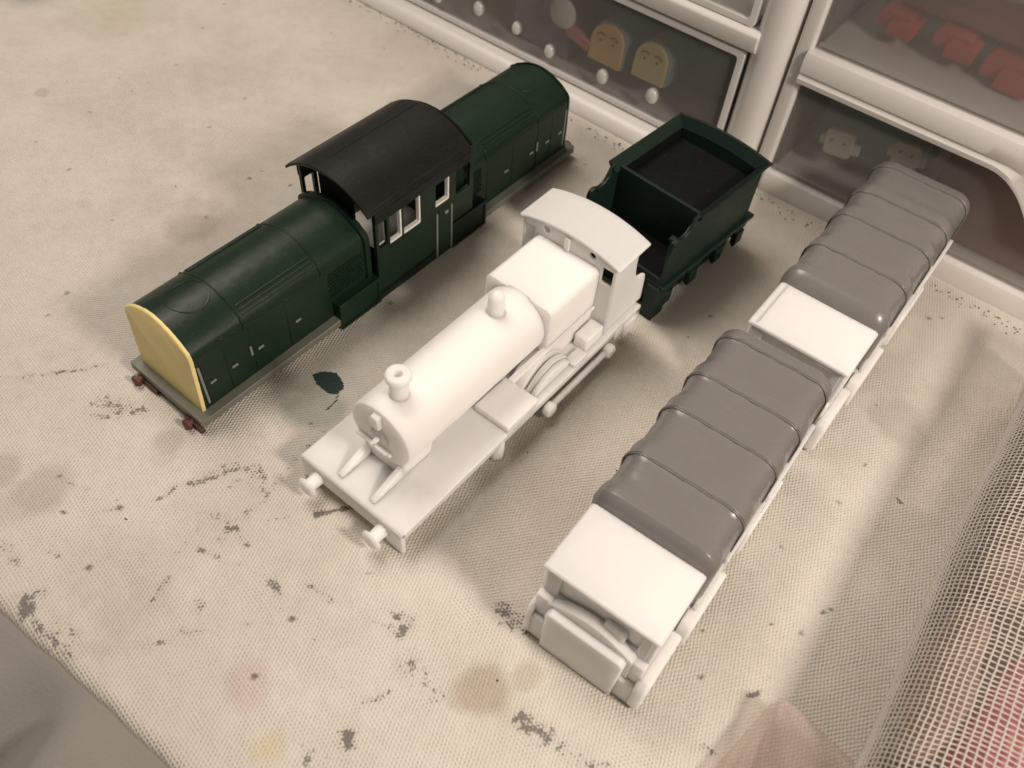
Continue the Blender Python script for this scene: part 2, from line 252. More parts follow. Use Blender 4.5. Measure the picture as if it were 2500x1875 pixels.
# ------------------------------------------------------------------ table, cloth, fabric
EX, EY = (.851, -.525), (.525, .851)          # along and inward from the cloth's near edge
def sn(x, y, seed, f):
    r = np.random.default_rng(seed); out = 0
    for _ in range(5):
        a = r.uniform(0, 6.28); k = f*r.uniform(.6, 1.6); out = out + np.sin((x*np.cos(a)+y*np.sin(a))*k+r.uniform(0, 6.28))
    return out/5
def seg_dist(x, y, ax, ay, bx, by):
    dx, dy = bx-ax, by-ay; L = dx*dx+dy*dy+1e-9; t = np.clip(((x-ax)*dx+(y-ay)*dy)/L, 0, 1)
    return np.hypot(x-ax-t*dx, y-ay-t*dy)
def make_cloth():
    st = .85; s = np.arange(-440, 150, st); d = np.arange(-4.2, 455, st); S, D = np.meshgrid(s, d)
    wob = .35*np.sin(S*.07)+.15*np.sin(S*.31+1)+.15*sn(S, S*0, 3, .9)
    X = S*EX[0]+(D+3.25)*EY[0]; Y = S*EX[1]+(D+3.25)*EY[1]
    near = np.full(X.shape, 99.0)
    for ax, ay, bx, by in ((-106, 153, 3, 308), (-42, 120, 26, 218), (30, 215, 72, 268), (25, 82, 76, 164), (82, 168, 135, 250), (60, 10, 200, 235)):
        near = np.minimum(near, seg_dist(X, Y, ax, ay, bx, by))
    am = np.clip((near-24)/30, 0, 1)
    Z = (.25+.75*am)*(.75*sn(X, Y, 1, .045)+.40*sn(X, Y, 2, .13))+.06*sn(X, Y, 5, .8)
    Z = Z+am*.5*np.exp(-((D-34-8*np.sin(S*.02))/7)**2)*np.clip((-S-60)/60, 0, 1)
    Z = Z-.35-.45*am
    drop = np.clip(2.0-(D+wob), 0, None)                             # rolls over the near edge of the table
    Z = Z-np.where(drop < 4, drop**2*.16, 2.56+(drop-4)*1.5)
    X = X+EY[0]*np.clip(drop-3, 0, None)*.45; Y = Y+EY[1]*np.clip(drop-3, 0, None)*.45
    nx, ny = len(s), len(d); co = np.stack([X, Y, Z], -1).reshape(-1, 3)*MM
    i = np.arange(nx*ny).reshape(ny, nx); q = np.stack([i[:-1, :-1], i[:-1, 1:], i[1:, 1:], i[1:, :-1]], -1).reshape(-1, 4)
    me = bpy.data.meshes.new('cloth'); me.vertices.add(len(co)); me.vertices.foreach_set('co', co.ravel())
    me.loops.add(q.size); me.loops.foreach_set('vertex_index', q.ravel().astype(np.int32))
    me.polygons.add(len(q)); me.polygons.foreach_set('loop_start', np.arange(0, q.size, 4, dtype=np.int32)); me.polygons.foreach_set('use_smooth', np.ones(len(q), bool))
    me.update()
    x, y = X.ravel(), Y.ravel(); wx = x+.8*sn(x, y, 11, .9); wy = y+.8*sn(x, y, 12, .9)
    dark = np.zeros(x.size); soft = {k: np.zeros(x.size) for k in ('brown', 'grey', 'red', 'yellow', 'green', 'green2')}
    patch = np.clip(sn(x, y, 31, .55)*1.6+.3, 0, 1)
    for pts, w, a in STROKES:
        for (ax, ay), (bx, by) in zip(pts, pts[1:]):
            m = (x > min(ax, bx)-15) & (x < max(ax, bx)+15) & (y > min(ay, by)-15) & (y < max(ay, by)+15)
            dd = seg_dist(wx[m], wy[m], ax, ay, bx, by); dark[m] = np.maximum(dark[m], a*np.clip(1.15-dd/w*.85, 0, 1)*(.72+.28*patch[m]))
    patch2 = sn(x, y, 33, .7)
    for px, py, r, k, a in BLOTS:
        R = r*2.0; m = (x > px-R) & (x < px+R) & (y > py-R) & (y < py+R); ang = np.arctan2(y[m]-py, x[m]-px)
        rr = np.hypot(x[m]-px, y[m]-py)/(r*(1+.08*np.sin(2*ang+px)+.06*np.sin(3*ang+py)+.04*np.sin(7*ang))+.10*patch2[m])
        soft[k][m] = np.maximum(soft[k][m], a*np.clip((1.25-rr)/(.5), 0, 1)*(1 if k != 'green2' else np.clip(1-rr, 0, 1)))
    hard = np.zeros(x.size)
    for px, py, r in DOTS:
        r = r*.8
        m = (abs(x-px) < 5) & (abs(y-py) < 5); dd = np.hypot((wx[m]-px)*1.0, (wy[m]-py)*1.25); hard[m] = np.maximum(hard[m], np.clip((r*.75+.5-dd)/.5, 0, 1))
    leaf = np.zeros(x.size); m = (abs(x+59) < 22) & (abs(y-165) < 18)
    px, py = wx[m]*.5+x[m]*.5, wy[m]*.5+y[m]*.5; ins = np.zeros(px.size, bool); L = LEAF
    for (ax, ay), (bx, by) in zip(L, L[1:]+L[:1]):
        c = ((ay > py) != (by > py)) & (px < (bx-ax)*(py-ay)/(by-ay+1e-9)+ax); ins ^= c
    dmin = np.min([seg_dist(px, py, *a, *b) for a, b in zip(L, L[1:]+L[:1])], 0); leaf[m] = np.where(ins, 1, np.clip(1-dmin/.8, 0, 1)*.8)
    for a, b in zip(TAIL, TAIL[1:]): leaf[m] = np.maximum(leaf[m], np.clip(1.2-seg_dist(x[m], y[m], *a, *b)/.7, 0, 1)*.8)
    for nm, arr in (('mark', dark), ('dot', hard), ('leaf', leaf), *((k, v) for k, v in soft.items())):
        at = me.attributes.new(nm, 'FLOAT', 'POINT'); at.data.foreach_set('value', arr.astype(np.float32))
    o = bpy.data.objects.new('work_cloth', me); COL.objects.link(o)
    t = NT('quilted_cotton'); g = t.n('NewGeometry'); sp = t.n('SeparateXYZ'); t.l(g.outputs['Position'], sp.inputs[0])
    wob = t.noise(420, 2, .5); w2 = t.noise(60, 2, .5)
    def wave(ax, ay, per, ph=0.0):
        k = 2*math.pi/per*1000
        a = t.math('ADD', t.math('MULTIPLY', sp.outputs[0], ax*k), t.math('MULTIPLY', sp.outputs[1], ay*k))
        a = t.math('ADD', a, t.math('MULTIPLY', wob, 3.4)); a = t.math('ADD', a, t.math('MULTIPLY', w2, 9.0)); return t.math('SINE', a)
    A = math.radians(-14)                                            # rows of the quilting
    hgt = None
    for k in range(3):
        w = wave(math.cos(A+k*math.pi/3), math.sin(A+k*math.pi/3), 0.98); hgt = w if hgt is None else t.math('ADD', hgt, w)
    h = t.math('MULTIPLY_ADD', t.math('MULTIPLY', hgt, t.math('ADD', .45, t.math('MULTIPLY', t.noise(170, 3, .6), 1.1))), .17, .5)                          # about 0..1, bumps where high
    fib = t.noise(1900, 3, .6)
    at = {}
    for nm in ('mark', 'dot', 'leaf', *soft):
        a_ = t.n('Attribute'); a_.attribute_name = nm; at[nm] = a_.outputs['Fac']
    base = t.mix(t.noise(14, 3, .6), (.63, .595, .525, 1), (.70, .665, .60, 1))
    base = t.mix(t.math('MULTIPLY', t.math('SUBTRACT', 1.0, h), .04), base, (.36, .31, .24, 1))
    base = t.mix(t.math('MULTIPLY', t.math('MAXIMUM', t.math('SUBTRACT', t.noise(11, 5, .65), .43), 0.0), 1.3), base, (.33, .27, .20, 1))
    base = t.mix(t.math('MULTIPLY', t.math('SMOOTH_MIN', t.math('MAXIMUM', t.math('MULTIPLY', t.math('SUBTRACT', t.noise(30, 4, .6), .54), 5.0), 0.0), 1.0, .3), .13), base, (.40, .33, .25, 1))
    for nm, c, k in (('brown', (.25, .17, .10), .55), ('grey', (.27, .24, .185), .50), ('red', (.40, .18, .13), .6), ('yellow', (.62, .47, .18), .35), ('green', (.18, .27, .21), 1.6), ('green2', (.38, .40, .18), .9)):
        f = t.math('MULTIPLY', t.math('MULTIPLY', at[nm], t.math('ADD', .75, t.math('MULTIPLY', h, .5))), k)
        base = t.mix(f, base, (*c, 1))
    thr = t.math('SUBTRACT', t.math('ADD', at['mark'], t.math('MULTIPLY', h, .50)), t.math('ADD', .85, t.math('MULTIPLY', t.math('SUBTRACT', t.noise(480, 4, .7), .5), 2.6)))
    mk = t.n('Clamp'); t.l(t.math('MULTIPLY', thr, 5.0), mk.inputs[0])
    soft_mark = t.math('MULTIPLY', at['mark'], .15)
    base = t.mix(soft_mark, base, (.22, .19, .17, 1)); base = t.mix(t.math('MULTIPLY', mk.outputs[0], .70), base, (.060, .052, .050, 1))
    base = t.mix(t.math('MULTIPLY', at['dot'], .85), base, (.085, .062, .042, 1))
    lf = t.n('Clamp'); t.l(t.math('MULTIPLY', t.math('SUBTRACT', at['leaf'], t.math('MULTIPLY', t.noise(1100, 3, .6), .8)), 5.0), lf.inputs[0])
    base = t.mix(lf.outputs[0], base, (.035, .060, .052, 1))
    vo = t.n('TexVoronoi'); vo.inputs['Scale'].default_value = 52; vo.inputs['Randomness'].default_value = 1
    spk = t.math('LESS_THAN', vo.outputs['Distance'], t.math('MULTIPLY', t.noise(23, 1), .034)); base = t.mix(t.math('MULTIPLY', spk, .7), base, (.16, .11, .07, 1))
    n = t.bump(h, .00036, 1.0); n = t.bump(fib, .00020, .7, n); n = t.bump(t.noise(28, 3), .0012, .5, n)
    t.set(Base_Color=base, Roughness=.95, Normal=n, Specular_IOR_Level=.15, Sheen_Weight=.15)
    me.materials.append(t.m); o['label'] = 'dirty cream quilted cotton cloth spread under all the models, paint marks on it'; o['category'] = 'cloth'
    return o
make_cloth()
table_mat = plain('worn_table_board', (.20, .15, .10), .6)
def world_prism(name, poly, z0, z1, mat, **kw):
    return MB().prism([(x, -y) for x, y in poly], z0, z1, 'z').build(name, mat, None, **kw)
def ed(s, d): return (s*EX[0]+(d+3.25)*EY[0], s*EX[1]+(d+3.25)*EY[1])
o = world_prism('table_top', [ed(-470, 6), ed(330, 6), ed(330, 620), ed(-470, 620)], -22, -2.6, table_mat, bevel=1.0); o['kind'] = 'structure'
# grey fabric lying lower than the table, in soft folds
def make_fabric():
    st = 3; s = np.arange(-330, 230, st); d = np.arange(-260, 8, st); S, D = np.meshgrid(s, d); X = S*EX[0]+D*EY[0]; Y = S*EX[1]+D*EY[1]
    Z = -4.2+np.minimum(D, 0)*.20+(1-np.exp(np.minimum(D, 0)/14))*(9*np.sin(S*.11+D*.016+.6)+4*np.sin(S*.23-D*.03+2))+2*(1-np.exp(np.minimum(D, 0)/30))*np.sin(S*.13-D*.02)+.8*sn(X, Y, 8, .05)*np.clip(-D/20, 0, 1)
    nx, ny = len(s), len(d); i = np.arange(nx*ny).reshape(ny, nx); q = np.stack([i[:-1, :-1], i[:-1, 1:], i[1:, 1:], i[1:, :-1]], -1).reshape(-1, 4)
    me = bpy.data.meshes.new('fabric'); me.from_pydata((np.stack([X, Y, Z], -1).reshape(-1, 3)*MM).tolist(), [], q.tolist()); me.polygons.foreach_set('use_smooth', [True]*len(q))
    o = bpy.data.objects.new('grey_fabric', me); COL.objects.link(o)
    t = NT('grey_brushed_fabric'); f = t.noise(900, 4, .6); c = t.mix(t.noise(20, 3), (.20, .188, .172, 1), (.265, .25, .23, 1))
    t.set(Base_Color=c, Roughness=.95, Sheen_Weight=.4, Normal=t.bump(f, .0003, .8)); me.materials.append(t.m)
    sol = o.modifiers.new('Solidify', 'SOLIDIFY'); sol.thickness = .0012; sol.offset = -1
    o['label'] = 'soft grey fabric in loose folds below the table edge'; o['category'] = 'fabric'
make_fabric()
def make_crumbs():
    m = MB()
    def blob(x, y, r):
        vs = []; 
        for k in range(5):
            a = k*1.256+random.random(); vs.append((x+r*math.cos(a)*random.uniform(.6, 1.4), -(y+r*math.sin(a)*random.uniform(.5, 1.1)), -.15+random.uniform(-.1, .1)))
        vs.append((x, -y, r*.7)); m.add(vs, [(k, (k+1) % 5, 5) for k in range(5)]+[(4, 3, 2, 1, 0)])
    for k in range(170):                                            # a dirty line along the foot of the drawers
        u = random.uniform(-190, 40); w = abs(random.gauss(0, 2.2)); x, y = 44.6+u*.81-(11+w)*.588, 317.97-u*.588-(11+w)*.81
        blob(x, y, random.uniform(.12, .5))
    for k in range(150):
        u = random.uniform(-4, 160); w = abs(random.gauss(0, 2.6)); x, y = 95.8+u*.824-(4+w)*.566, 289.7-u*.566-(4+w)*.824
        blob(x, y, random.uniform(.12, .5))
    for k in range(60):
        x, y = ed(random.uniform(-380, 120), random.uniform(4, 330)); blob(x, y, random.uniform(.12, .4))
    o = m.build('crumbs', M['crumb'], None, smooth=0); o['kind'] = 'stuff'; o['label'] = 'dark crumbs and grit scattered on the cloth along the drawers'
make_crumbs()

# ------------------------------------------------------------------ green diesel body
def make_diesel():
    r = thing('model_diesel_locomotive', 'dark green model diesel body with yellow end, brown black cab roof and grey deck', 'model locomotive', -106.44, 152.63, 54.95)
    MB().prism([(0, -17.4), (.8, -17.9), (189.2, -17.9), (190, -17.4), (190, 17.4), (189.2, 17.9), (.8, 17.9), (0, 17.4)], 2.2, 4.9, 'z').build('deck', M['deck'], r, .25)
    MB().box(4, 186, -13.5, 13.5, -.3, 2.2).build('underframe', M['rust'], r, .3)
    H = [(-14.7, 4.9), (-14.9, 15), (-14.95, 26.4), (-14.8, 28.2), (-13.9, 29.7), (-10.9, 32.0), (-7, 33.95), (-3.5, 35.0), (0, 35.4)]; H = [(a-.35, b-.3*(b > 8)) for a, b in H[:-2]]+H[-2:]+[(-a, b) for a, b in reversed(H[:-1])]
    lean = lambda z: 3.6+(z-4.9)*.055
    def hood(sgn):
        X = (lambda u: u) if sgn > 0 else (lambda u: 190-u)
        def sec(u, off=0.0, slope=False): return [((X(lean(z)+u) if slope else X(u)), v*(1+off/14), z+off*.9*(z > 8)) for v, z in H]
        m = MB(); m.loft([sec(.6, 0, True), sec(6), sec(20), sec(40), sec(60), sec(75.5)]); h = m.build('hood', M['green'], r, 0, 28)
        # ragged yellow end plate, a little proud of the hood
        E = []; nn = len(H)
        P = [(v*1.012, z+(.5 if z > 8 else -.15)) for v, z in H]
        fine = []
        for (a, b), (c, d) in zip(P, P[1:]+P[:1]):
            k = max(2, int(math.hypot(c-a, d-b)/.9)); fine += [(a+(c-a)*i/k+random.uniform(-.07, .07), b+(d-b)*i/k+random.uniform(-.09, .09)) for i in range(k)]
        s1 = [(X(lean(z)-.55), v*.985, z*.985+.2) for v, z in fine]; s2 = [(X(lean(z)+.6), v, z) for v, z in fine]; s0 = [(X(lean(z)-.15), v, z) for v, z in fine]
        MB().loft([s1, s0, s2]).build('end_panel', M['yellow' if sgn > 0 else 'green'], r, 0, 50)
        for u, w, off in ((24.0, .55, .50), (54.6, .55, .50)):
            q = [(v, z) for v, z in H if z > 26]; sp = [(X(u), a+(c-a)*k/4, b+(d-b)*k/4-.12) for (a, b), (c, d) in zip(q, q[1:]) for k in range(4)]+[(X(u), q[-1][0], q[-1][1])]
            MB().tube(sp, [.55 if (i < 9 or i > len(sp)-10) else .34 for i in range(len(sp))], 8).build('roof_strap', M['green'], r, 0, 60)
        MB().loft([sec(73.0, .05), sec(73.3, .9), sec(75.3, .9), sec(75.6, .05)]).build('hood_rim', M['green'], r, 0, 25)
        def hz(v): 
            for (a, b), (c, d) in zip(H, H[1:]):
                if a <= v <= c and c > a: return b+(d-b)*(v-a)/(c-a)
            return 30
        ring = [(X(17+6.4*math.cos(a)), 6.4*math.sin(a), hz(6.4*math.sin(a))-.12) for a in [2*math.pi*i/40 for i in range(40)]]
        MB().tube(ring, .33, 6, closed=True).build('roof_hatch', M['green'], r)
        cap = [(X(17+5.8*math.cos(a)), 5.8*math.sin(a), hz(5.8*math.sin(a))-.3) for a in [2*math.pi*i/40 for i in range(40)]]
        for sv in (-1, 1):
            for v, w in ((10.8, .34), (12.1, .34), (13.3, .34)):
                MB().tube([(X(25.2), sv*v, hz(v)+.0), (X(53.6), sv*v, hz(v)+.0)], w, 6).build('roof_ridge', M['green'], r)
            for a, b in ((6.8, 14.9), (15.3, 23.6), (24.9, 38.8), (39.2, 53.7)):
                MB().prism(rrect(a, b, 6.0, 26.6, .4, 2), sv*14.72, sv*15.06, 'v').build('side_door', M['green'], r, .08) if sgn > 0 else MB().prism(rrect(190-b, 190-a, 6.0, 26.6, .4, 2), sv*14.72, sv*15.06, 'v').build('side_door', M['green'], r, .08)
            for u in (9.2, 17.4, 27.5, 42.8):
                MB().box(min(X(u-1.1), X(u+1.1)), max(X(u-1.1), X(u+1.1)), min(sv*15.1, sv*15.65), max(sv*15.1, sv*15.65), 14.6, 15.35).build('door_handle', M['silver'], r, .12)
            MB().box(min(X(23.6), X(24.4)), max(X(23.6), X(24.4)), min(sv*15.1, sv*15.6), max(sv*15.1, sv*15.6), 14.2, 18.2).build('latch', M['silver'], r, .1)
            MB().box(min(X(5.6), X(6.4)), max(X(5.6), X(6.4)), min(sv*14.7, sv*15.3), max(sv*14.7, sv*15.3), 7.0, 23.8).build('handrail', M['silver'], r, .12)
            g = MB()
            for i in range(14):
                for j in range(8):
                    u0, z0 = 57.0+i*1.1+(j % 2)*.3, 14.2+j*1.35
                    a, b = sorted((X(u0), X(u0+.62))); c, d = sorted((sv*14.7, sv*15.32)); g.box(a, b, c, d, z0, z0+.6)
            o = g.build('grille', M['green'], r, 0, 0); o['kind'] = 'stuff'
            a, b = sorted((X(57.6), X(76.3)))
            bx = MB().box(a, b, min(sv*14.5, sv*18.0), max(sv*14.5, sv*18.0), .4, 11.6).build('side_box', M['green'], r, .25)
            MB().slab(rect(a, b, .3, 11.9), [rect(a+1.2, b-1.0, 1.4, 10.6)], sv*17.8, sv*18.45, 'v').build('box_rim', M['green'], bx, .12)
        for v in (-12.6, 12.8):                                     # buffers on their red beam
            b = MB().lathe([(1.0, 2.0), (1.0, -1.4), (1.9, -1.5), (1.9, -2.6), (1.5, -3.0)], (0, v, 1.7), 'u', 18).build('buffer', M['red'], r, 0, 40)
            if sgn < 0: b.location.x = 190*MM; b.rotation_euler.z = math.pi
        o = MB().box(-.9, .6, -10.5, -4.5, -.2, 1.9).box(-.9, .6, 9.2, 17.8, -.2, 1.9).build('buffer_beam', M['red'], r, .3)
        if sgn < 0: o.location.x = 190*MM; o.rotation_euler.z = math.pi
    hood(1); hood(-1)
    # cab
    def arc(v, top, edge, half): 
        R = (half**2+(top-edge)**2)/(2*(top-edge)); return top-R+math.sqrt(max(R*R-v*v, 0))
    top, edge, half = 47.4, 39.9, 19.0
    prof = [(v*1.02-.6, arc(v, top, edge, half)+.018*v) for v in np.linspace(-half, half, 29)]
    ro = MB().loft([[(u, v, z) for v, z in prof]+[(u, v*.985, z-.95) for v, z in reversed(prof)] for u in (73.0, 122.6)]).build('cab_roof', M['black'], r, .2, 30)
    MB().tube([(u, -5.6, arc(-5.6, top, edge, half)+.02) for u in np.linspace(82, 121, 12)], .28, 6).build('roof_seam', M['black'], ro)
    for sv in (-1, 1): MB().tube([(u, sv*18.2-.6, arc(18.2, top, edge, half)+.1+.3*sv) for u in np.linspace(73.3, 122.2, 10)], .3, 6).build('rain_strip', M['black'], ro)
    wins = [(77.6, 81.6, 23.6, 34.2), (82.7, 88.6, 22.4, 34.2), (89.3, 97.7, 22.4, 34.4), (105.0, 112.2, 24.2, 34.0), (115.4, 122.8, 23.8, 34.2)]
    ceil = arc(17.9, top, edge, half)-1.0
    for sv in (-1, 1):
        a0, a1 = (16.5, 17.9) if sv > 0 else (-17.9, -16.5)
        side = MB().slab(rect(76.4, 124.8, .4, ceil), [rrect(*w, .5, 3) for w in wins], a0, a1, 'v').build('cab_side', M['green'], r, .1, 30)
        for w in wins[1:4]:
            MB().slab(rrect(w[0]+.02, w[1]-.02, w[2]+.02, w[3]-.02, .5, 3), [rrect(w[0]+.12, w[1]-.75, w[2]+.95, w[3]-.12, .35, 3)], sv*16.2, sv*17.6, 'v').build('window_frame', M['whitepaint'], side, 0, 0)
        MB().box(76.3, 122.6, min(sv*17.8, sv*18.35), max(sv*17.8, sv*18.35), 35.0, 39.0).build('cant_rail', M['black'], side, .15)
        for q in (105.3, 112.9): MB().box(q-.35, q+.35, min(sv*17.8, sv*18.5), max(sv*17.8, sv*18.5), 1.0, 21.5).build('door_handrail', M['silver'], side, .12)
        MB().box(106.4, 111.9, min(sv*17.7, sv*18.15), max(sv*17.7, sv*18.15), 1.2, 22.6).build('cab_door', M['green'], side, .15)
        MB().box(109.2, 111.0, min(sv*18.1, sv*18.6), max(sv*18.1, sv*18.6), 19.2, 20.5).build('door_plate', M['silver'], side, .1)
    for u0, u1 in ((76.5, 77.5), (123.8, 124.7)):
        outl = [(-17.2, 5), (17.2, 5)]+[(v, arc(v, top, edge, half)-1.2) for v in np.linspace(17.2, -17.2, 15)]
        hole = lambda s: [(s*7.6, 22.5), (s*16.6, 22.5), (s*16.6, 37.6), (s*12.6, 40.6), (s*7.6, 42.4)]
        MB().slab(outl, [hole(1), list(reversed(hole(-1)))], u0, u1, 'u').build('cab_end', M['primer'], r, .08, 30)
    MB().box(77.6, 123.7, -16.4, 16.4, 4.95, 6.0).build('cab_floor', M['whitepaint'], r, 0)
    MB().slab(rect(77.6, 113.7, 6.0, 37), [rrect(w[0]-.1, w[1]+.1, w[2]-.1, w[3]+.1, .5, 3) for w in wins[:4]], 15.7, 16.45, 'v').build('side_lining', M['whitepaint'], r, 0)
    return r
make_diesel()

# ------------------------------------------------------------------ white steam locomotive print
def make_steam():
    r = thing('model_steam_locomotive', 'unpainted white model steam engine with tall chimney, arched cab roof and round boiler', 'model locomotive', -41.7, 119.9, 55.3)
    W = M['resin']; P = lambda name, m, bev=.25, sm=35, par=r: m.build(name, W, par, bev, sm)
    P('running_board', MB().slab([(0, -20.3), (118.7, -20.3), (118.7, -17.3), (102, -17.3), (102, 17.3), (118.7, 17.3), (118.7, 20.3), (0, 20.3)], [], 8.6, 10.1, 'z'), .3)
    P('frame', MB().box(2, 101, -11.5, 11.5, -.3, 8.7), .4)
    P('buffer_beam', MB().slab([(-20.3, .2), (-14, .6), (-12.6, 3.6), (12.6, 3.6), (14, .6), (20.3, .2), (20.3, 10.05), (-20.3, 10.05)], [], -.2, 1.3, 'u'))
    for sv in (-1, 1):
        P('buffer', MB().lathe([(2.3, .5), (2.1, -1.5), (1.9, -4.2), (3.3, -4.4), (3.4, -5.0), (2.6, -5.7)], (0, sv*12.9, 6.2), 'u', 24), 0, 40)
        P('brace', MB().prism([(2.4, 10.0), (2.4, 10.9), (14.5, 15.2), (17, 15.2), (17, 10.0)], sv*6.4-1.0, sv*6.4+1.0, 'v'), .35)
        P('valance', MB().box(1.5, 117, min(sv*19.0, sv*20.0), max(sv*19.0, sv*20.0), 6.4, 8.7), .2)
        P('sand_box', MB().box(46.2, 61, min(sv*6.8, sv*20.2), max(sv*6.8, sv*20.2), 10.0, 13.0), .4)
        A = [(61.3+22*i/24, 9.9+7.6*math.sin(math.pi*i/24)**.75) for i in range(25)]
        P('splasher', MB().prism(A, sv*8, sv*13.1, 'v'), .35)
        A2 = [(62.4+20.4*i/24, 9.9+5.9*math.sin(math.pi*i/24)**.75) for i in range(25)]
        wh = P('wheel', MB().prism(A2, sv*14.0, sv*15.9, 'v').prism([(62.0+(a-62.4)*.98+.3, 9.9+(b-9.9)*.86) for a, b in A2], sv*15.6, sv*17.8, 'v'), .3)
        P('tool_box', MB().box(88.2, 97.4, min(sv*13.4, sv*18.6), max(sv*13.4, sv*18.6), 10.0, 15.6), .5)
        P('step_box', MB().box(80.2, 87.2, min(sv*16.0, sv*20.0), max(sv*16.0, sv*20.0), 10.0, 11.9), .35)
        P('boiler_rail', MB().box(56, 98.2, min(sv*11.4, sv*13.6), max(sv*11.4, sv*13.6), 19.3, 20.6), .3)
        rod = P('coupling_rod', MB().box(65, 99, min(sv*20.5, sv*22.2), max(sv*20.5, sv*22.2), 3.1, 5.6), .5)
        for u in (65.8, 98.6): P('crank_pin', MB().lathe([(2.3, -1.2), (2.6, -.6), (2.6, 1.0), (1.9, 1.6)], (u, sv*21.6-sv*.0, 4.3), 'v', 20), 0, 40, rod)
        P('cylinder_stub', MB().lathe([(2.4, 0), (2.6, 4), (2.5, 8.7)], (43.5, sv*18.2, 0), 'z', 18), 0, 40)
        P('front_step', MB().box(108, 115, min(sv*18, sv*21.5), max(sv*18, sv*21.5), 2.4, 8.8).box(103.5, 108, min(sv*18.5, sv*20.6), max(sv*18.5, sv*20.6), 4.6, 8.8), .35)
    cz, R = 25.6, 11.1
    bo = P('boiler', MB().lathe([(.2, 13.2), (6, 13.25), (9.9, 13.4), (R-.25, 13.6), (R, 14.1), (R, 30), (R+.1, 31), (R+.2, 74)], (0, 0, cz), 'u', 64), 0, 30)
    P('saddle', MB().prism([(-7.2, 10.0), (7.2, 10.0), (8.6, 19.5), (-8.6, 19.5)], 14.2, 26, 'u'), .4)
    do = P('smokebox_door', MB().lathe([(3.4, 13.38), (3.2, 13.0), (2.2, 12.7), (.3, 12.6)], (0, 0, cz-.6), 'u', 40), 0, 50)
    P('door_dart', MB().box(9.6, 12.6, -.6, .6, cz-1.4, cz-.2).box(10.0, 10.8, -.5, 5.2, cz-1.7, cz-.9), .2, 35, do)
    P('lamp_bracket', MB().prism([(-1.6, cz+5.0), (1.6, cz+5.0), (1.3, cz+9.8), (-1.3, cz+9.8)], 11.6, 13.6, 'u'), .3)
    P('hinge', MB().box(12.0, 13.4, -8.6, 4.5, cz-6.0, cz-4.9), .25, 35, do)
    ch = P('chimney', MB().lathe([(3.6, -1.6), (3.0, -.4), (2.75, .8), (2.7, 5.8), (3.4, 6.4), (3.7, 7.0), (3.65, 8.2), (3.2, 8.7), (1.25, 8.7), (1.15, 6.5)], (21.7, 0, cz+R-.2), 'z', 32), 0, 40)
    P('safety_valve', MB().lathe([(4.0, -1.4), (3.0, -.2), (2.6, 1.0), (2.5, 6.0), (2.2, 6.6), (1.4, 7.6), (.4, 8.1)], (62.6, 0, cz+R), 'z', 28), 0, 40)
    fb = rrect(-12.7, 12.7, 9.9, 36.2, 2.3, 6)
    P('firebox', MB().prism(fb, 73.3, 98.6, 'u'), .9)
    top, edge, half = 43.7, 40.2, 19.7
    RR = (half**2+(top-edge)**2)/(2*(top-edge)); arc = lambda v: top-RR+math.sqrt(RR*RR-v*v)
    prof = [(v, arc(v)) for v in np.linspace(-half, half, 25)]
    P('cab_roof', MB().loft([[(u, v, z) for v, z in prof]+[(u, v*.99, z-1.0) for v, z in reversed(prof)] for u in (97.9, 115.3)]), .25, 30)
    outl = [(-18.1, 10), (18.1, 10)]+[(v, arc(v)-.9) for v in np.linspace(18.1, -18.1, 15)]
    sq = lambda s: rrect(*sorted((s*13.3, s*17.4)), 31.6, 37.9, .35, 2)
    P('cab_front', MB().slab(outl, [disc(9.0, 39.6, 1.25), disc(-9.0, 39.6, 1.25), sq(1), sq(-1)], 98.4, 99.4, 'u'), .12)
    sp = [(98.9, 10.1), (98.9, arc(18)-.95), (111.7, arc(18)-.95), (111.9, 33), (112.5, 29), (113.2, 26.4), (114.8, 24.9), (117.0, 24.0), (118.4, 23.6), (119.9, 22.6), (120.6, 20.6), (120.9, 17.0), (121.3, 10.1)]
    for sv in (-1, 1): P('cab_side', MB().prism(sp, sv*17.2, sv*18.2, 'v'), .2)
    P('cab_floor', MB().box(98.6, 102.5, -17.2, 17.2, 9.3, 10.6), .2)
    P('whistle', MB().box(97.5, 98.6, -1.3, .5, 35.6, 41.2), .1)
    return r
make_steam()

